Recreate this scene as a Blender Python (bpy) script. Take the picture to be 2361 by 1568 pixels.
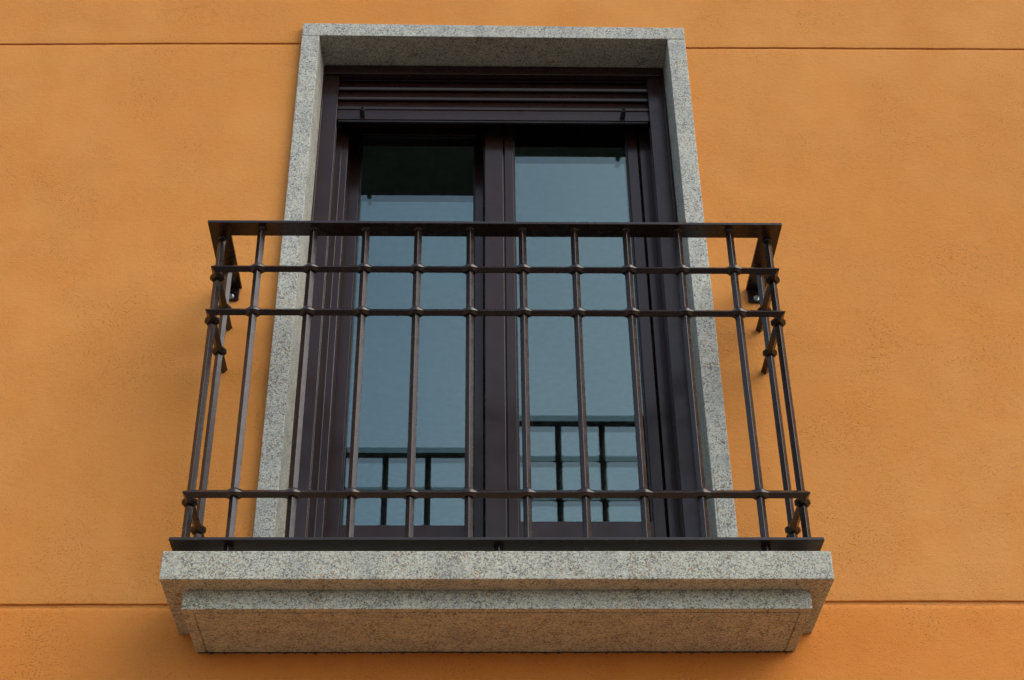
import bpy, bmesh, math, random
from mathutils import Vector, Matrix, noise

random.seed(7)
for o in list(bpy.data.objects):
    bpy.data.objects.remove(o, do_unlink=True)
scene = bpy.context.scene
COL = scene.collection

# ------------------------------------------------------------------ camera
CAM = Vector((-0.0557, -3.575, -1.7045))
YAW, PIT, ROL, FPX = 0.0288, 0.614, -0.0135, 3597.55      # focal length in units of a 2360 px wide frame
cd = bpy.data.cameras.new('camera')
cam = bpy.data.objects.new('camera', cd)
COL.objects.link(cam)
cy, sy, cp, sp, cr, sr = math.cos(YAW), math.sin(YAW), math.cos(PIT), math.sin(PIT), math.cos(ROL), math.sin(ROL)
F = Vector((sy * cp, cy * cp, sp))
R0 = Vector((cy, -sy, 0))
U0 = R0.cross(F)
RT = R0 * cr + U0 * sr
UP = U0 * cr - R0 * sr
m = Matrix((RT, UP, -F)).transposed().to_4x4()
m.translation = CAM
cam.matrix_world = m
cd.sensor_width = 36.0
cd.lens = 36.0 * FPX / 2360.0
cd.clip_start = 0.05
cd.clip_end = 2000
scene.camera = cam

# ------------------------------------------------------------------ sky, sun, exposure
SUN_AZ, SUN_EL = math.radians(124), math.radians(38)        # azimuth from +Y towards +X: to the right, before the wall
w = bpy.data.worlds.new('World')
scene.world = w
w.use_nodes = True
wn = w.node_tree
for n in list(wn.nodes):
    wn.nodes.remove(n)
sky = wn.nodes.new('ShaderNodeTexSky')
sky.sky_type = 'NISHITA'
sky.sun_disc = False
sky.sun_elevation = SUN_EL
sky.sun_rotation = SUN_AZ
sky.air_density = 1.0
sky.dust_density = 2.4
sky.ozone_density = 1.0
bg = wn.nodes.new('ShaderNodeBackground')
bg.inputs['Strength'].default_value = 0.15
wo = wn.nodes.new('ShaderNodeOutputWorld')
tcw = wn.nodes.new('ShaderNodeTexCoord')
cn = wn.nodes.new('ShaderNodeTexNoise')
cn.inputs['Scale'].default_value = 3.2
cn.inputs['Detail'].default_value = 5
wn.links.new(tcw.outputs['Generated'], cn.inputs['Vector'])
crp = wn.nodes.new('ShaderNodeValToRGB')
crp.color_ramp.elements[0].position = 0.36
crp.color_ramp.elements[0].color = (0.12, 0.12, 0.12, 1)
crp.color_ramp.elements[1].position = 0.74
crp.color_ramp.elements[1].color = (0.55, 0.55, 0.55, 1)
wn.links.new(cn.outputs[0], crp.inputs[0])
cm = wn.nodes.new('ShaderNodeMix')
cm.data_type = 'RGBA'
cm.inputs[7].default_value = (5.2, 5.6, 5.9, 1)            # thin white cloud over the whole sky
wn.links.new(crp.outputs[0], cm.inputs[0])
wn.links.new(sky.outputs[0], cm.inputs[6])
wn.links.new(cm.outputs[2], bg.inputs[0])
wn.links.new(bg.outputs[0], wo.inputs[0])

sd = bpy.data.lights.new('sun', 'SUN')
sd.energy = 0.62
sd.angle = math.radians(52)
sd.color = (1.0, 0.98, 0.96)
sun = bpy.data.objects.new('sun', sd)
COL.objects.link(sun)
SDIR = Vector((math.sin(SUN_AZ) * math.cos(SUN_EL), math.cos(SUN_AZ) * math.cos(SUN_EL), math.sin(SUN_EL)))
sun.rotation_euler = SDIR.to_track_quat('Z', 'Y').to_euler()
sun.location = SDIR * 20

scene.view_settings.view_transform = 'Standard'
scene.view_settings.look = 'None'
scene.view_settings.exposure = 0.72
scene.view_settings.gamma = 1.0
scene.render.engine = 'CYCLES'
scene.cycles.max_bounces = 10
scene.cycles.transparent_max_bounces = 16


# ------------------------------------------------------------------ materials
class NT:
    def __init__(s, name):
        s.m = bpy.data.materials.new(name)
        s.m.use_nodes = True
        s.t = s.m.node_tree
        for n in list(s.t.nodes):
            s.t.nodes.remove(n)
        s.out = s.t.nodes.new('ShaderNodeOutputMaterial')
        s.tc = s.t.nodes.new('ShaderNodeTexCoord')

    def n(s, kind, **kw):
        nd = s.t.nodes.new('ShaderNode' + kind)
        for k, v in kw.items():
            if k.startswith('i_'):
                key = k[2:]
                key = int(key) if key.isdigit() else key.replace('_', ' ')
                if hasattr(v, 'is_linked') or isinstance(v, bpy.types.NodeSocket):
                    s.t.links.new(v, nd.inputs[key])
                else:
                    nd.inputs[key].default_value = v
            else:
                setattr(nd, k, v)
        return nd

    def noise(s, scale, detail=2.0, vec=None, rough=0.5, dist=0.0):
        return s.n('TexNoise', i_Scale=scale, i_Detail=detail, i_Roughness=rough, i_Distortion=dist,
                   i_Vector=vec or s.tc.outputs['Object'])

    def ramp(s, fac, stops, interp='LINEAR'):
        r = s.n('ValToRGB', i_Fac=fac)
        cr_ = r.color_ramp
        cr_.interpolation = interp
        while len(cr_.elements) < len(stops):
            cr_.elements.new(0.5)
        for e, (p, c) in zip(cr_.elements, stops):
            e.position = p
            e.color = c if len(c) == 4 else (*c, 1)
        return r.outputs[0]

    def mix(s, fac, a, b, mode='MIX'):
        nd = s.t.nodes.new('ShaderNodeMix')
        nd.data_type = 'RGBA'
        nd.blend_type = mode
        for sock, v in ((nd.inputs[0], fac), (nd.inputs[6], a), (nd.inputs[7], b)):
            if isinstance(v, bpy.types.NodeSocket):
                s.t.links.new(v, sock)
            else:
                sock.default_value = v if not isinstance(v, tuple) else ((*v, 1) if len(v) == 3 else v)
        return nd.outputs[2]

    def math(s, op, a, b=0.0):
        nd = s.t.nodes.new('ShaderNodeMath')
        nd.operation = op
        for sock, v in ((nd.inputs[0], a), (nd.inputs[1], b)):
            if isinstance(v, bpy.types.NodeSocket):
                s.t.links.new(v, sock)
            else:
                sock.default_value = v
        return nd.outputs[0]

    def bump(s, height, dist, strength=1.0, normal=None):
        nd = s.n('Bump', i_Height=height, i_Distance=dist, i_Strength=strength)
        if normal is not None:
            s.t.links.new(normal, nd.inputs['Normal'])
        return nd.outputs[0]

    def principled(s, color, rough, normal=None, spec=0.5, coat=0.0, metallic=0.0):
        b = s.n('BsdfPrincipled')
        for k, v in (('Base Color', color), ('Roughness', rough), ('Specular IOR Level', spec), ('Coat Weight', coat), ('Metallic', metallic)):
            if isinstance(v, bpy.types.NodeSocket):
                s.t.links.new(v, b.inputs[k])
            else:
                b.inputs[k].default_value = (*v, 1) if isinstance(v, tuple) and len(v) == 3 else v
        b.inputs['Coat Roughness'].default_value = 0.12
        if normal is not None:
            s.t.links.new(normal, b.inputs['Normal'])
        s.t.links.new(b.outputs[0], s.out.inputs[0])
        return b


def mat_stucco(name='orange_stucco', shift=(1.0, 1.0, 1.0)):
    t = NT(name)
    big = t.noise(1.3, 4).outputs[0]
    mid = t.noise(6.0, 5, rough=0.6).outputs[0]
    col = t.mix(t.ramp(big, [(0.32, (0, 0, 0)), (0.68, (1, 1, 1))]), (0.645, 0.262, 0.060), (0.675, 0.297, 0.080))
    col = t.mix(t.ramp(mid, [(0.4, (0, 0, 0)), (0.75, (0.7, 0.7, 0.7))]), col, (0.64, 0.248, 0.050))
    # trowel pits: short dark flecks that gather in patches
    mp = t.n('Mapping', i_Vector=t.tc.outputs['Object'])
    mp.inputs['Rotation'].default_value = (0, 0.35, 0)
    mp.inputs['Scale'].default_value = (0.75, 1, 1.1)
    fl = t.noise(270, 2, vec=mp.outputs[0], rough=0.5, dist=0.2).outputs[0]
    patch = t.ramp(t.noise(3.4, 5, rough=0.62).outputs[0], [(0.36, (0.08, 0.08, 0.08)), (0.66, (1, 1, 1))])
    flm = t.math('MULTIPLY', t.ramp(fl, [(0.57, (0, 0, 0)), (0.70, (1, 1, 1))]), patch)
    col = t.mix(t.math('MULTIPLY', patch, 0.08), col, (0.56, 0.195, 0.038))
    col = t.mix(t.math('MULTIPLY', flm, 0.66), col, (0.38, 0.11, 0.020))
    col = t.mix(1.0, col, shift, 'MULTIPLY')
    grain = t.noise(330, 3, rough=0.6).outputs[0]
    lump = t.noise(70, 4, vec=mp.outputs[0], rough=0.6).outputs[0]
    h = t.math('ADD', t.math('MULTIPLY', grain, 0.55), t.math('MULTIPLY', lump, 0.8))
    h = t.math('SUBTRACT', h, t.math('MULTIPLY', flm, 0.9))
    n1 = t.bump(h, 0.0024, 0.85)
    t.principled(col, 0.93, n1, spec=0.2)
    return t.m


def mat_granite(name='grey_granite', tint=(0.755, 0.765, 0.68), ochre=0.88):
    t = NT(name)
    wob = t.noise(130, 2)
    v = t.n('VectorMath', operation='SCALE')
    t.t.links.new(wob.outputs[1], v.inputs[0])
    v.inputs['Scale'].default_value = 0.006
    vec = t.n('VectorMath', operation='ADD')
    t.t.links.new(t.tc.outputs['Object'], vec.inputs[0])
    t.t.links.new(v.outputs[0], vec.inputs[1])
    vo = t.n('TexVoronoi', i_Scale=330.0, i_Vector=vec.outputs[0])
    sep = t.n('SeparateColor')
    t.t.links.new(vo.outputs['Color'], sep.inputs[0])
    cloud = t.noise(26, 4, rough=0.6).outputs[0]
    sel = t.math('ADD', sep.outputs[0], t.math('MULTIPLY', t.math('SUBTRACT', cloud, 0.5), 0.9))
    col = t.ramp(sel, [(0.0, (0.17, 0.16, 0.15)), (0.09, (0.25, 0.245, 0.24)), (0.22, (0.37, 0.375, 0.37)), (0.42, (0.50, 0.505, 0.475)),
                       (0.66, (0.62, 0.62, 0.565)), (1.0, (0.69, 0.685, 0.62))])
    # ochre and brown crystals
    och = t.math('GREATER_THAN', sep.outputs[1], ochre)
    ochp = t.ramp(t.noise(11, 3).outputs[0], [(0.38, (0.15, 0.15, 0.15)), (0.65, (0.9, 0.9, 0.9))])
    col = t.mix(t.math('MULTIPLY', och, ochp), col, (0.40, 0.24, 0.09))
    # mica flecks
    v2 = t.n('TexVoronoi', i_Scale=500.0, i_Vector=vec.outputs[0])
    sp2 = t.n('SeparateColor')
    t.t.links.new(v2.outputs['Color'], sp2.inputs[0])
    col = t.mix(t.math('MULTIPLY', t.math('GREATER_THAN', sp2.outputs[0], 0.90), 0.45), col, (0.075, 0.065, 0.06))
    # bluish-grey clouds
    col = t.mix(t.ramp(t.noise(9, 4, rough=0.6).outputs[0], [(0.52, (0, 0, 0)), (0.72, (0.45, 0.45, 0.45))]), col, (0.30, 0.32, 0.345))
    col = t.mix(1.0, col, tint, 'MULTIPLY')
    gr = t.noise(300, 3).outputs[0]
    nrm = t.bump(t.math('ADD', gr, t.math('MULTIPLY', sep.outputs[0], 0.5)), 0.0012, 0.6)
    t.principled(col, 0.62, nrm, spec=0.35)
    return t.m


def mat_paint(name, base, rough, specks=False, spec=0.5):
    t = NT(name)
    a = t.noise(14, 4).outputs[0]
    col = t.mix(t.ramp(a, [(0.35, (0, 0, 0)), (0.7, (1, 1, 1))]), base, tuple(c * 1.35 for c in base))
    rg = t.ramp(t.noise(40, 4).outputs[0], [(0.3, (rough * 0.8,) * 3), (0.75, (rough * 1.25,) * 3)])
    if specks:
        v = t.n('TexVoronoi', i_Scale=85.0, i_Vector=t.tc.outputs['Object'])
        dot = t.math('LESS_THAN', v.outputs['Distance'], 0.16)
        s = t.n('SeparateColor')
        t.t.links.new(v.outputs['Color'], s.inputs[0])
        dot = t.math('MULTIPLY', dot, t.math('GREATER_THAN', s.outputs[0], 0.55))
        dot = t.math('MULTIPLY', dot, t.ramp(t.noise(5, 3).outputs[0], [(0.45, (0, 0, 0)), (0.6, (1, 1, 1))]))
        col = t.mix(t.math('MULTIPLY', dot, 0.5), col, (0.22, 0.17, 0.12))
    nrm = t.bump(t.noise(160, 2).outputs[0], 0.0005, 0.10)
    t.principled(col, rg, nrm, spec=spec)
    return t.m


def mat_glass():
    t = NT('window_glass')
    tr = t.n('BsdfTransparent')
    tr.inputs[0].default_value = (0.80, 0.88, 0.86, 1)
    gl = t.n('BsdfGlossy')
    gl.inputs['Color'].default_value = (0.76, 0.98, 0.97, 1)
    gl.inputs['Roughness'].default_value = 0.0
    lw = t.n('LayerWeight')                          # both faces of one coated pane taken together, the same seen from either side
    p5 = t.math('POWER', lw.outputs['Facing'], 5.0)
    fr = t.math('ADD', t.math('MULTIPLY', p5, 0.88), 0.115)
    mx = t.n('MixShader')
    t.t.links.new(fr, mx.inputs[0])
    t.t.links.new(tr.outputs[0], mx.inputs[1])
    t.t.links.new(gl.outputs[0], mx.inputs[2])
    t.t.links.new(mx.outputs[0], t.out.inputs[0])
    return t.m


def mat_plain(name, col, rough, var=0.15, scale=20, metallic=0.0, spec=0.5):
    t = NT(name)
    a = t.noise(scale, 4).outputs[0]
    c = t.mix(t.ramp(a, [(0.3, (0, 0, 0)), (0.7, (1, 1, 1))]), tuple(x * (1 - var) for x in col), tuple(x * (1 + var) for x in col))
    t.principled(c, rough, t.bump(a, 0.001, 0.2), metallic=metallic, spec=spec)
    return t.m


M = dict(
    stucco=mat_stucco(),
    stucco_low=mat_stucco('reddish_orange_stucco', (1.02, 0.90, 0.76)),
    granite=mat_granite(),
    granite_cool=mat_granite('cool_grey_granite', (0.80, 0.81, 0.755), 0.92),
    iron=mat_paint('brown_iron_paint', (0.0150, 0.0082, 0.0066), 0.26),
    iron_specks=mat_paint('brown_iron_paint_speckled', (0.0150, 0.0078, 0.0060), 0.33, specks=True),
    alu=mat_paint('brown_aluminium', (0.0210, 0.0088, 0.0068), 0.22, spec=0.38),
    glass=mat_glass(),
    rubber=mat_plain('black_rubber', (0.012, 0.011, 0.012), 0.55),
    zinc=mat_plain('zinc_bolt', (0.62, 0.66, 0.68), 0.28, metallic=1.0),
    mortar=mat_plain('dark_mortar', (0.055, 0.04, 0.03), 0.95, var=0.5, scale=120),
    room=mat_plain('room_plaster', (0.78, 0.78, 0.72), 0.9),
    ground=mat_plain('bounce_paving', (0.48, 0.32, 0.175), 0.9, scale=3),  # unseen paving, warm tone picked for the light it bounces upward
    asphalt=mat_plain('asphalt', (0.055, 0.053, 0.05), 0.92, scale=8),
    core=mat_plain('masonry', (0.25, 0.2, 0.15), 0.95),
)


# ------------------------------------------------------------------ mesh helpers
def mesh_from(name, verts, faces, mat, parent=None, smooth=False, bevel=0.0, seg=2):
    me = bpy.data.meshes.new(name)
    me.from_pydata([tuple(v) for v in verts], [], faces)
    bm = bmesh.new()
    bm.from_mesh(me)
    bmesh.ops.remove_doubles(bm, verts=bm.verts, dist=1e-6)
    bmesh.ops.recalc_face_normals(bm, faces=bm.faces)
    if bevel > 0:
        ed = [e for e in bm.edges if len(e.link_faces) == 2 and e.calc_face_angle(0) > math.radians(20)]
        bmesh.ops.bevel(bm, geom=ed, offset=bevel, offset_type='OFFSET', segments=seg, profile=0.5, affect='EDGES', clamp_overlap=True)
    bm.to_mesh(me)
    bm.free()
    me.materials.append(mat)
    o = bpy.data.objects.new(name, me)
    COL.objects.link(o)
    if parent is not None:
        o.parent = parent
    if smooth:
        for p in me.polygons:
            p.use_smooth = True
    return o


def box_geo(x0, x1, y0, y1, z0, z1, V=None, Fc=None):
    V = [] if V is None else V
    Fc = [] if Fc is None else Fc
    b = len(V)
    V += [(x, y, z) for z in (z0, z1) for y in (y0, y1) for x in (x0, x1)]
    Fc += [tuple(b + i for i in f) for f in ((0, 2, 3, 1), (4, 5, 7, 6), (0, 1, 5, 4), (2, 6, 7, 3), (0, 4, 6, 2), (1, 3, 7, 5))]
    return V, Fc


def boxes(name, lst, mat, parent=None, bevel=0.001, seg=2):
    """several touching blocks that make one rigid piece"""
    me = bpy.data.meshes.new(name)
    bm = bmesh.new()
    for b in lst:
        V, Fc = box_geo(*b)
        bb = bmesh.new()
        vs = [bb.verts.new(v) for v in V]
        for f in Fc:
            bb.faces.new([vs[i] for i in f])
        bmesh.ops.recalc_face_normals(bb, faces=bb.faces)
        if bevel:
            bmesh.ops.bevel(bb, geom=list(bb.edges), offset=bevel, offset_type='OFFSET', segments=seg, profile=0.5, affect='EDGES', clamp_overlap=True)
        tmp = bpy.data.meshes.new('tmp')
        bb.to_mesh(tmp)
        bb.free()
        bm.from_mesh(tmp)
        bpy.data.meshes.remove(tmp)
    bm.to_mesh(me)
    bm.free()
    me.materials.append(mat)
    o = bpy.data.objects.new(name, me)
    COL.objects.link(o)
    if parent is not None:
        o.parent = parent
    return o


def thing(name, label, cat, loc=(0, 0, 0), group=None):
    """an empty at the thing's base; children keep world coordinates"""
    o = bpy.data.objects.new(name, None)
    o.empty_display_size = 0.1
    COL.objects.link(o)
    o['label'] = label
    o['category'] = cat
    o['kind'] = 'thing'
    if group:
        o['group'] = group
    return o


def fbm(x, y, z, s, oct_=3):
    return noise.fractal(Vector((x * s, y * s, z * s)), 0.6, 2.0, oct_)


# ------------------------------------------------------------------ ground and room (setting)
GZ = -3.35
g = mesh_from('ground', [(-300, -300, GZ - 0.30), (300, -300, GZ - 0.30), (300, 300, GZ - 0.30), (-300, 300, GZ - 0.30)], [(0, 1, 2, 3)], M['asphalt'])
g['kind'] = 'structure'
g = mesh_from('road', [(-60, -11.0, GZ - 0.13), (60, -11.0, GZ - 0.13), (60, -2.45, GZ - 0.13), (-60, -2.45, GZ - 0.13)], [(0, 1, 2, 3)], M['asphalt'])
g['kind'] = 'structure'
pv = boxes('bounce_pavement', [(-60, 60, -2.4, 0.3, GZ - 0.35, GZ)], M['ground'], None, bevel=0)  # unseen strip, added and sized to bounce warm light under the slab
pv['kind'] = 'structure'
kb = boxes('kerb', [(-60, 60, -2.55, -2.401, GZ - 0.35, GZ + 0.002)], M['granite'], None, bevel=0.01)
kb['kind'] = 'structure'
rx, ry0, ry1, rz0, rz1 = 2.6, 0.402, 7.0, 0.01, 2.6
rv = [(x, y, z) for z in (rz0, rz1) for y in (ry0, ry1) for x in (-rx, rx)]
room = mesh_from('room', rv, [(0, 1, 3, 2), (4, 6, 7, 5), (2, 3, 7, 6), (0, 2, 6, 4), (1, 5, 7, 3)], M['room'])
room['kind'] = 'structure'

# ------------------------------------------------------------------ stucco wall
wall = thing('house_wall', 'orange stucco house wall with two thin horizontal grooves', 'wall')


def lerp_list(pts, x):
    if x <= pts[0][0]:
        return pts[0][1]
    for (a, b), (c, d) in zip(pts, pts[1:]):
        if x <= c:
            return b + (d - b) * (x - a) / (c - a)
    return pts[-1][1]


def groove_top(x):
    return lerp_list([(-1.7, 1.9690), (-1.0, 1.9800), (-0.62, 1.9835), (0.63, 1.9770), (1.0, 1.9800), (1.8, 1.9835)], x)


def groove_low(x):
    return lerp_list([(-1.3, 0.0035), (-0.8, 0.0040), (0.8, 0.0110), (1.4, 0.0105)], x)


GT, GL = 0.0055, 0.0100      # groove widths


def edge_wob(x, seed, amp):
    w_ = fbm(x, seed, 0, 9, 4) * amp + fbm(x, seed, 3, 2.0, 2) * amp
    spike = noise.noise(Vector((x * 14, seed + 5, 0)))
    return w_ + max(0, spike - 0.45) * amp * 4


def undul(x, z):
    return fbm(x, 0, z, 2.4, 4) * 0.0012 + fbm(x, 9, z, 11, 3) * 0.00045


def xs_for(x0, x1):
    out = []
    x = x0
    while x < x1 - 1e-6:
        out.append(x)
        ax = abs(x)
        step = 0.016 if ax < 2.0 else 0.25
        nx = x + step
        if x < -2.0 < nx:
            nx = -2.0
        x = nx
    out.append(x1)
    return out


def panel(name, x0, x1, zlo, zhi, lo_edge, hi_edge, hole=None, lip=1.0, lod=0.0052, mat='stucco'):
    """plaster field; lo_edge: sharp arris above a groove, hi_edge: rounded arris below a groove"""
    xs = xs_for(x0, x1)
    V, Fc = [], []
    nrow = None
    for x in xs:
        zl = zlo(x) + (edge_wob(x, 1.3, 0.0009) if lo_edge else 0)
        zh = zhi(x) + (edge_wob(x, 7.7, 0.0012 * lip) if hi_edge else 0)
        rows = []
        if lo_edge:
            rows += [(zl + 0.0004, lod), (zl, 0.0012), (zl + 0.0008, 0.0003), (zl + 0.0028, 0.0)]
        else:
            rows += [(zl, 0.0)]
        zc, ze = rows[-1][0], zh - (0.0095 * lip if hi_edge else 0)
        if nrow is None:
            n = max(2, min(90, int((min(ze, 3.0) - max(zc, -1.0)) / 0.024)))
        flat = [max(zc, -1.0) + (min(ze, 3.0) - max(zc, -1.0)) * i / n for i in range(n + 1)]
        if zc < -1.0:
            flat = [zc] + flat
        if ze > 3.0:
            flat = flat + [ze]
        rows += [(z, 0.0) for z in flat[1:]]
        if hi_edge:
            rows += [(zh - dz * lip, dy * min(lip, 1.25)) for dz, dy in ((0.006, 0.0003), (0.0036, 0.0011), (0.0018, 0.0022), (0.0006, 0.0035), (0.0, 0.0052))]
        nrow = len(rows)
        for z, y in rows:
            V.append((x, y + undul(x, z), z))
    for i in range(len(xs) - 1):
        for j in range(nrow - 1):
            if hole:
                zc = V[i * nrow + j + 1][2]
                if hole[0] < (xs[i] + xs[i + 1]) / 2 < hole[1] and zc < hole[2]:
                    continue
            a = i * nrow + j
            Fc.append((a, a + 1, a + nrow + 1, a + nrow))
    o = mesh_from(name, V, Fc, M[mat], wall, smooth=True)
    # outward normals towards the street
    me = o.data
    if sum(p.normal.y for p in me.polygons) > 0:
        me.flip_normals()
    return o


panel('wall_panel', -7.0, -0.600, lambda x: groove_low(x) + GL / 2, lambda x: groove_top(x) - GT / 2, True, True, lod=0.0066)
panel('wall_panel', 0.600, 7.0, lambda x: groove_low(x) + GL / 2, lambda x: groove_top(x) - GT / 2, True, True, lod=0.0066)
panel('wall_panel', -7.0, 7.0, lambda x: groove_top(x) + GT / 2, lambda x: 6.0, True, False, hole=(-0.60, 0.60, 2.036))
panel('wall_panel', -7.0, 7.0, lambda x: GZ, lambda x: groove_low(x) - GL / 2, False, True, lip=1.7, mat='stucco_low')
for zc, gw, gd in ((1.979, 0.03, 0.0050), (0.007, 0.03, 0.0062)):
    for x0, x1 in ((-7.0, -0.605), (0.605, 7.0)):
        mesh_from('groove', [(x0, gd, zc - gw), (x1, gd, zc - gw), (x1, gd, zc + gw), (x0, gd, zc + gw)], [(0, 1, 2, 3)], M['stucco'], wall)
for b in ((-7.0, -0.622, 0.013, 0.40, -0.125, 2.05), (0.622, 7.0, 0.013, 0.40, -0.125, 2.05), (-7.0, 7.0, 0.013, 0.40, 2.056, 6.0), (-7.0, 7.0, 0.013, 0.40, GZ, -0.126)):
    boxes('wall_core', [b], M['core'], wall, bevel=0)

# ------------------------------------------------------------------ granite surround
sur = thing('door_surround', 'speckled grey granite surround framing the balcony door', 'door surround')
A, B, YF, YB = 0.6190, 0.5624, -0.022, 0.400


def block(name, corners_xz, y0, y1, mat, parent, bevel=0.002, flare=(0, 0, 0, 0)):
    V = [(x, y0, z) for x, z in corners_xz] + [(x + d, y1, z) for (x, z), d in zip(corners_xz, flare)]
    return mesh_from(name, V, [(0, 1, 2, 3), (7, 6, 5, 4), (0, 4, 5, 1), (1, 5, 6, 2), (2, 6, 7, 3), (3, 7, 4, 0)], mat, parent, bevel=bevel)


block('lintel', [(-A + 0.002, 1.9990), (A, 1.9940), (A, 2.0458), (-A + 0.003, 2.0545)], YF - 0.0005, YB, M['granite_cool'], sur)
block('jamb', [(-A - 0.0025, 0.0), (-0.5675, 0.0), (-0.5600, 1.9983), (-A + 0.0025, 1.9983)], YF, YB, M['granite_cool'], sur, flare=(0, 0.034, 0.018, 0))
block('jamb', [(0.5680, 0.0), (A + 0.0020, 0.0), (A + 0.0005, 1.9935), (0.5622, 1.9935)], YF, YB, M['granite_cool'], sur)
ck = [(0.5740 + fbm(z, 3, 0, 40, 2) * 0.0004, z) for z in [0.20 + 0.01 * i for i in range(20)]]
V = [(x - 0.0005, YF - 0.0004, z) for x, z in ck] + [(x + 0.0005, YF - 0.0004, z) for x, z in ck]
n = len(ck)
mesh_from('crack', V, [(i, i + 1, n + i + 1, n + i) for i in range(n - 1)], M['mortar'], sur)

# ------------------------------------------------------------------ granite balcony slab
slab = thing('balcony_slab', 'two-step speckled granite balcony slab jutting from the wall', 'balcony slab')
S, D, H1 = 0.7830, 0.3005, 0.0735
boxes('upper_slab', [(-S, S, -D, 0.402, -H1, 0.0)], M['granite'], slab, bevel=0.0025, seg=3)
S2, D2, H2 = 0.7355, 0.2448, 0.1222
gx = [-S2, -S2 + 0.0245, -S2 + 0.0285, S2 - 0.0285, S2 - 0.0245, S2]
gy = [-D2, -D2 + 0.0200, -D2 + 0.0232, 0.05]


def is_groove(i, j):
    if i in (1, 3) and j >= 1:
        return True
    return j == 1 and 1 <= i <= 3


V, Fc = [], []


def quad(a, b, c, d):
    k = len(V)
    V.extend([a, b, c, d])
    Fc.append((k, k + 1, k + 2, k + 3))


zb, zg, zt = -H2, -H2 + 0.004, -H1 - 0.0004
for i in range(5):
    for j in range(3):
        z = zg if is_groove(i, j) else zb
        quad((gx[i], gy[j], z), (gx[i + 1], gy[j], z), (gx[i + 1], gy[j + 1], z), (gx[i], gy[j + 1], z))
        if i < 4 and is_groove(i, j) != is_groove(i + 1, j):
            quad((gx[i + 1], gy[j], zg), (gx[i + 1], gy[j + 1], zg), (gx[i + 1], gy[j + 1], zb), (gx[i + 1], gy[j], zb))
        if j < 2 and is_groove(i, j) != is_groove(i, j + 1):
            quad((gx[i], gy[j + 1], zg), (gx[i + 1], gy[j + 1], zg), (gx[i + 1], gy[j + 1], zb), (gx[i], gy[j + 1], zb))
for i in range(5):
    quad((gx[i], -D2, zt), (gx[i + 1], -D2, zt), (gx[i + 1], -D2, zb), (gx[i], -D2, zb))
    quad((gx[i], 0.05, zt), (gx[i + 1], 0.05, zt), (gx[i + 1], 0.05, zb), (gx[i], 0.05, zb))
for j in range(3):
    for x in (-S2, S2):
        quad((x, gy[j], zt), (x, gy[j + 1], zt), (x, gy[j + 1], zb), (x, gy[j], zb))
quad((-S2, -D2, zt), (S2, -D2, zt), (S2, 0.05, zt), (-S2, 0.05, zt))
lo = mesh_from('lower_slab', V, Fc, M['granite'], slab)
bv = lo.modifiers.new('edge', 'BEVEL')
bv.width = 0.0016
bv.segments = 2
bv.limit_method = 'ANGLE'
# ragged mortar line where the slab meets the wall
V, Fc = [], []
xs = [-S2 + 0.004 + i * 0.002 for i in range(int((2 * S2 - 0.008) / 0.002))]
for x in xs:
    d = 0.0011 + max(0.0, fbm(x, 2, 0, 55, 4)) * 0.0040
    V += [(x, -0.004 + undul(x, -H2), -H2 + 0.001), (x, -0.0045 + undul(x, -H2), -H2 - d), (x, 0.001 + undul(x, -H2), -H2 - d * 1.3 - 0.0004)]
for i in range(len(xs) - 1):
    a = 3 * i
    Fc += [(a, a + 3, a + 4, a + 1), (a + 1, a + 4, a + 5, a + 2)]
mesh_from('mortar_joint', V, Fc, M['mortar'], slab)

# ------------------------------------------------------------------ balcony door: frame and two sliding sashes
door = thing('sliding_door_unit', 'dark brown aluminium sliding door with two glazed sashes', 'door')
ZT = 1.9925
# fixed frame, one profile per side
boxes('frame_jamb', [(-0.5600, -0.5505, 0.108, 0.150, 0.0, ZT), (-0.5520, -0.5025, 0.115, 0.134, 0.0, ZT), (-0.5590, -0.5035, 0.150, 0.202, 0.0, ZT),
                     (-0.5590, -0.4885, 0.2020, 0.215, 0.0, ZT), (-0.5590, -0.4688, 0.2060, 0.298, 0.0, ZT), (-0.5590, -0.505, 0.299, 0.395, 0.0, ZT)],
      M['alu'], door, bevel=0.0016)
boxes('frame_jamb', [(0.5530, 0.5615, 0.108, 0.150, 0.0, ZT), (0.5050, 0.5540, 0.115, 0.134, 0.0, ZT), (0.5060, 0.5605, 0.150, 0.2010, 0.0, ZT),
                     (0.4765, 0.5605, 0.2050, 0.298, 0.0, ZT), (0.505, 0.5605, 0.299, 0.395, 0.0, ZT)],
      M['alu'], door, bevel=0.0016)
boxes('frame_head', [(-0.5500, 0.5525, 0.106, 0.128, 1.9565, 1.9930), (-0.50, 0.50, 0.215, 0.395, 1.90, 1.984), (-0.5585, 0.5605, 0.16, 0.395, 1.9846, 2.02)], M['alu'], door, bevel=0.0012)
boxes('frame_sill', [(-0.5020, 0.5040, 0.16, 0.395, 0.001, 0.045)], M['alu'], door, bevel=0.0012)


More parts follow.
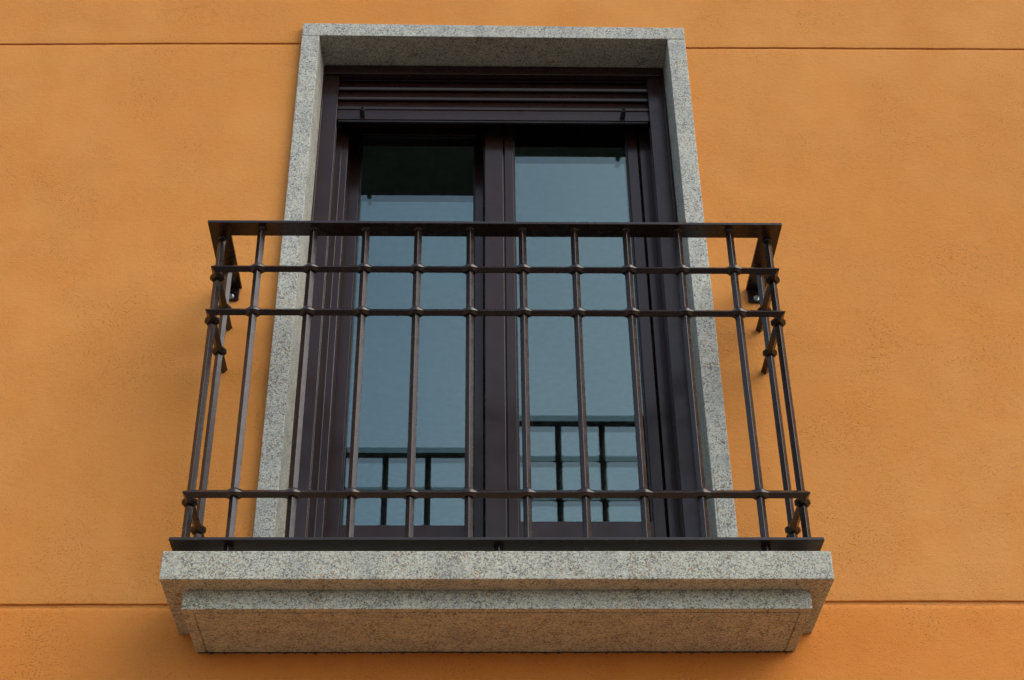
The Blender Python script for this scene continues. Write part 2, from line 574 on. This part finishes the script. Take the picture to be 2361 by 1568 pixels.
def sash(label, xl0, xl1, xr0, xr1, yf, zb0, zb1, zt0, zt1, gy0, gap=0.017):
    s = boxes('sash', [(xl0, xl1, yf, yf + 0.052, zb0, zt1), (xr0, xr1, yf, yf + 0.052, zb0, zt1),
                       (xl1 - 0.001, xr0 + 0.001, yf + 0.0006, yf + 0.051, zb0, zb1), (xl1 - 0.001, xr0 + 0.001, yf + 0.0006, yf + 0.051, zt0, zt1)], M['alu'], door, bevel=0.0022, seg=3)
    s['label'] = label
    for k in range(2):
        y = gy0 + gap * k
        p = mesh_from('pane', [(xl1 - 0.0005, y, zb1 - 0.0005), (xr0 + 0.0005, y, zb1 - 0.0005), (xr0 + 0.0005, y, zt0 + 0.0005), (xl1 - 0.0005, y, zt0 + 0.0005)], [(0, 1, 2, 3)], M['glass'], s)
        if p.data.polygons[0].normal.y > 0:
            p.data.flip_normals()
    e = 0.0050
    boxes('gasket', [(xl1 - 0.0004, xl1 + e, gy0 - 0.007, gy0 - 0.0006, zb1, zt0), (xr0 - e, xr0 + 0.0004, gy0 - 0.007, gy0 - 0.0006, zb1, zt0),
                     (xl1 + e, xr0 - e, gy0 - 0.007, gy0 - 0.0006, zb1 - 0.0004, zb1 + 0.003), (xl1 + e, xr0 - e, gy0 - 0.007, gy0 - 0.0006, zt0 - 0.004, zt0 + 0.0004)],
          M['rubber'], s, bevel=0.0008, seg=1)
    return s


sash('rear sliding sash, set deeper in the frame', -0.500, -0.4352, -0.0586, -0.0300, 0.305, 0.05, 0.3960, 1.872, 1.93, 0.320)
sr_ = sash('front sliding sash, set nearer the street', 0.0368, 0.0660, 0.4360, 0.4698, 0.205, 0.05, 0.3540, 1.872, 1.93, 0.220)
boxes('interlock', [(-0.0262, 0.0322, 0.2048, 0.262, 0.05, 1.93), (0.0315, 0.0375, 0.2200, 0.255, 0.05, 1.93)], M['alu'], door, bevel=0.0014)

# ------------------------------------------------------------------ roller shutter, nearly all the way up
shut = thing('roller_shutter', 'dark brown roller shutter drawn up under the lintel', 'shutter')
PITCH = 0.0434


def slat(z0):
    prof = [(0.0, 0.1465), (0.0, 0.1395), (0.0025, 0.1375), (0.010, 0.1355), (0.019, 0.1362), (0.0215, 0.1375), (0.028, 0.1405), (0.035, 0.1440), (0.0405, 0.1462), (0.0412, 0.1485), (0.0432, 0.1490), (0.0432, 0.1510), (0.0, 0.1500)]
    x0, x1 = -0.530, 0.532
    V = [(x, y, z0 + z) for x in (x0, x1) for z, y in prof]
    k = len(prof)
    Fc = [(i, (i + 1) % k, k + (i + 1) % k, k + i) for i in range(k)]
    Fc += [tuple(range(k)), tuple(range(2 * k - 1, k - 1, -1))]
    return mesh_from('slat', V, Fc, M['alu'], shut)


for i in range(4):
    slat(1.8262 + PITCH * i)
boxes('bottom_bar', [(-0.530, 0.532, 0.1340, 0.1500, 1.7795, 1.8060), (-0.530, 0.532, 0.1400, 0.1480, 1.8040, 1.8255)], M['alu'], shut, bevel=0.0012)
boxes('seal', [(-0.500, 0.502, 0.1375, 0.1465, 1.7730, 1.7800)], M['rubber'], shut, bevel=0.001)


def tube_y(name, x, z, y0, y1, r, ri, mat, parent, seg=20):
    V, Fc = [], []
    for yy, rr in ((y1, r), (y0 + 0.001, r), (y0, r - 0.001), (y0, ri), (y0 + 0.02, ri * 0.9)):
        for i in range(seg):
            a = 2 * math.pi * i / seg
            V.append((x + math.cos(a) * rr, yy, z + math.sin(a) * rr))
    for k in range(4):
        for i in range(seg):
            j = (i + 1) % seg
            Fc.append((k * seg + i, k * seg + j, (k + 1) * seg + j, (k + 1) * seg + i))
    Fc.append(tuple(4 * seg + i for i in range(seg)))
    o = mesh_from(name, V, Fc, mat, parent)
    for p in o.data.polygons:
        p.use_smooth = len(p.vertices) == 4
    return o


tube_y('stopper', -0.4215, 1.7965, 0.0985, 0.1345, 0.0084, 0.0056, M['rubber'], shut)
tube_y('stopper', 0.4195, 1.7965, 0.0985, 0.1345, 0.0084, 0.0056, M['rubber'], shut)

# ------------------------------------------------------------------ railing
rail = thing('balcony_railing', 'dark brown wrought iron railing around the granite balcony slab', 'railing')
HR, HF, PW, ZR = 0.7790, -0.2985, 0.0570, 1.0
BX, BY = 0.7480, -0.2720
RB = 0.0108


def u_plate(name, hx, yf, width, z0, z1, yb, mat, parent):
    """flat bar bent round three sides of the balcony, mitred at the corners"""
    o_, i_ = hx, hx - width
    pts = [(-o_, yb), (-o_, yf), (o_, yf), (o_, yb), (i_, yb), (i_, yf + width), (-i_, yf + width), (-i_, yb)]
    V = [(x, y, z) for z in (z0, z1) for x, y in pts]
    k = 8
    Fc = []
    for zoff in (0, k):
        Fc += [(zoff, zoff + 1, zoff + 6, zoff + 7), (zoff + 1, zoff + 2, zoff + 5, zoff + 6), (zoff + 2, zoff + 3, zoff + 4, zoff + 5)]
    Fc += [(i, (i + 1) % k, k + (i + 1) % k, k + i) for i in range(k)]
    return mesh_from(name, V, Fc, mat, parent, bevel=0.0014)


hand = u_plate('handrail', HR, HF, PW, ZR - 0.0085, ZR, -0.001, M['iron'], rail)
bott = u_plate('bottom_rail', 0.7730, HF, PW, 0.0290, 0.0375, -0.001, M['iron_specks'], rail)

FX = [-0.6356 + 0.1414 * i for i in range(10)]
SY = [-0.2310, -0.0900]
BAL = [(x, BY) for x in FX] + [(sx * BX, y) for sx in (-1, 1) for y in SY]

# diamond-set square baluster, shared mesh
bh = (ZR - 0.0085) - 0.0375
V = []
for z in (-0.001, bh + 0.001):
    V += [(RB, 0, z), (0, RB, z), (-RB, 0, z), (0, -RB, z)]
bal0 = mesh_from('baluster', V, [(0, 1, 5, 4), (1, 2, 6, 5), (2, 3, 7, 6), (3, 0, 4, 7), (3, 2, 1, 0), (4, 5, 6, 7)], M['iron'], rail, bevel=0.0010)


def lump(name, r, zs, seed, mat, parent):
    bm = bmesh.new()
    bmesh.ops.create_icosphere(bm, subdivisions=2, radius=1.0)
    for v in bm.verts:
        d = 1 + 0.28 * noise.noise(v.co * 2.1 + Vector((seed, 0, 0)))
        v.co = Vector((v.co.x * r * d, v.co.y * r * d, v.co.z * zs * d))
    me = bpy.data.meshes.new(name)
    bm.to_mesh(me)
    bm.free()
    for p in me.polygons:
        p.use_smooth = True
    me.materials.append(mat)
    o = bpy.data.objects.new(name, me)
    COL.objects.link(o)
    o.parent = parent
    return o


weld_meshes = []
for k in range(3):
    o = lump('weld_bead', 0.0135, 0.0050, 3.1 * k, M['iron'], None)
    weld_meshes.append(o.data)
    bpy.data.objects.remove(o)
for i, (x, y) in enumerate(BAL):
    b = bal0 if i == 0 else bal0.copy()
    if i:
        COL.objects.link(b)
        b.parent = rail
    b.location = (x, y, 0.0375)
    wb = bpy.data.objects.new('weld_bead', weld_meshes[i % 3])
    COL.objects.link(wb)
    wb.parent = b
    wb.location = (0, 0, bh - 0.001)
    wb.rotation_euler = (0, 0, i * 1.3)


def crossbar(zc):
    """square bar set on its edge, swelling into a punched eye round every baluster"""
    path = []                                   # (point, lateral dir, swell)

    def swell(d):
        d = abs(d) / 0.021
        return 0.0 if d >= 1 else 0.0092 * (0.5 + 0.5 * math.cos(math.pi * d)) ** 0.8

    def straight(p0, p1, lat, eyes, n_lo):
        L = (p1 - p0).length
        ts = {0.0, L}
        for e in eyes:
            for k in range(-8, 9):
                t = e + 0.021 * k / 8
                if 0.002 < t < L - 0.002:
                    ts.add(round(t, 6))
        out = []
        for t in sorted(ts):
            s_ = max([swell(t - e) for e in eyes] + [0])
            out.append((p0 + (p1 - p0) * (t / L), lat, s_))
        return out
    c1, c2 = Vector((-BX, BY, zc)), Vector((BX, BY, zc))
    w1, w2 = Vector((-BX, 0.006, zc)), Vector((BX, 0.006, zc))
    a = straight(w1, c1, Vector((-1, 0, 0)), [0.006 - y for y in SY], 4)
    b = straight(c1, c2, Vector((0, -1, 0)), [x + BX for x in FX], 4)
    c = straight(c2, w2, Vector((1, 0, 0)), [y - BY for y in SY], 4)
    path = a[:-1] + [(c1, Vector((-1, -1, 0)), 0)] + b[1:-1] + [(c2, Vector((1, -1, 0)), 0)] + c[1:]
    V, Fc = [], []
    for p, lat, s_ in path:
        e = 0.0008 + 0.40 * s_
        sec = [(-(RB + s_), -e), (-(RB + s_), e), (-s_ - e, RB), (s_ + e, RB), (RB + s_, e), (RB + s_, -e), (s_ + e, -RB), (-s_ - e, -RB)]
        for l, z in sec:
            V.append(p + lat * l + Vector((0, 0, z)))
    k = 8
    for i in range(len(path) - 1):
        for j in range(k):
            j2 = (j + 1) % k
            Fc.append((i * k + j, i * k + j2, (i + 1) * k + j2, (i + 1) * k + j))
    Fc.append(tuple(range(k)))
    Fc.append(tuple(range(len(V) - 1, len(V) - 1 - k, -1)))
    return mesh_from('crossbar', V, Fc, M['iron'], rail)


for z in (0.8546, 0.7120, 0.1680):
    crossbar(z)

# small weld fillets under the eyes
fil_meshes = []
for k in range(3):
    o = lump('weld_fillet', 0.0125, 0.0150, 11 + 2.3 * k, M['iron'], None)
    fil_meshes.append(o.data)
    bpy.data.objects.remove(o)
for i, b in enumerate([o for o in rail.children if o.name.startswith('baluster')]):
    for j, z in enumerate((0.8546, 0.7120, 0.1680)):
        f = bpy.data.objects.new('weld_fillet', fil_meshes[(i + j) % 3])
        COL.objects.link(f)
        f.parent = b
        f.location = (0, 0, z - 0.0375)
        f.rotation_euler = (0, 0, i + 2 * j)

# feet between the bottom rail and the slab
RF = 0.0118
V = []
for z in (-0.001, 0.030):
    V += [(RF, 0, z), (0, RF, z), (-RF, 0, z), (0, -RF, z)]
foot0 = mesh_from('foot', V, [(0, 1, 5, 4), (1, 2, 6, 5), (2, 3, 7, 6), (3, 0, 4, 7), (3, 2, 1, 0), (4, 5, 6, 7)], M['iron'], rail, bevel=0.001)
for i, (x, y) in enumerate([(FX[0], BY), (0.0018, BY), (FX[9], BY), (-BX, SY[1]), (BX, SY[1])]):
    f = foot0 if i == 0 else foot0.copy()
    if i:
        COL.objects.link(f)
        f.parent = rail
    f.location = (x, y, 0)


# wall brackets: the handrail turned down against the wall, one bolt each
def bracket(xc):
    hw, zt_, zb_, r = 0.0225, ZR - 0.0087, 0.9470, 0.008
    pts = [(xc - hw, zt_), (xc + hw, zt_), (xc + hw, zb_ + r)]
    pts += [(xc + hw - r + r * math.cos(a), zb_ + r - r * math.sin(a)) for a in (0.4, 0.8, 1.2, 1.57)]
    pts += [(xc - hw + r - r * math.sin(a), zb_ + r - r * math.cos(a)) for a in (0.0, 0.4, 0.8, 1.2)]
    pts += [(xc - hw, zb_ + r)]
    k = len(pts)
    V = [(x, -0.0075, z) for x, z in pts] + [(x, 0.002, z) for x, z in pts]
    Fc = [tuple(range(k)), tuple(range(2 * k - 1, k - 1, -1))] + [(i, (i + 1) % k, k + (i + 1) % k, k + i) for i in range(k)]
    o = mesh_from('wall_bracket', V, Fc, M['iron'], rail, bevel=0.0008, seg=1)
    bz = 0.9600
    V, Fc = [], []
    seg = 18
    rings = [(-0.0070, 0.0088), (-0.0090, 0.0088), (-0.0092, 0.0066), (-0.0140, 0.0064), (-0.0152, 0.0052), (-0.0152, 0.0030), (-0.0115, 0.0028)]
    for y, rr in rings:
        for i in range(seg):
            a = 2 * math.pi * i / seg
            V.append((xc + 0.001 + rr * math.cos(a), y, bz + rr * math.sin(a)))
    for q in range(len(rings) - 1):
        for i in range(seg):
            j = (i + 1) % seg
            Fc.append((q * seg + i, q * seg + j, (q + 1) * seg + j, (q + 1) * seg + i))
    Fc.append(tuple((len(rings) - 1) * seg + i for i in range(seg)))
    b = mesh_from('bolt', V, Fc, M['zinc'], o)
    b['label'] = 'shiny zinc bolt'


bracket(-0.7500)
bracket(0.7475)
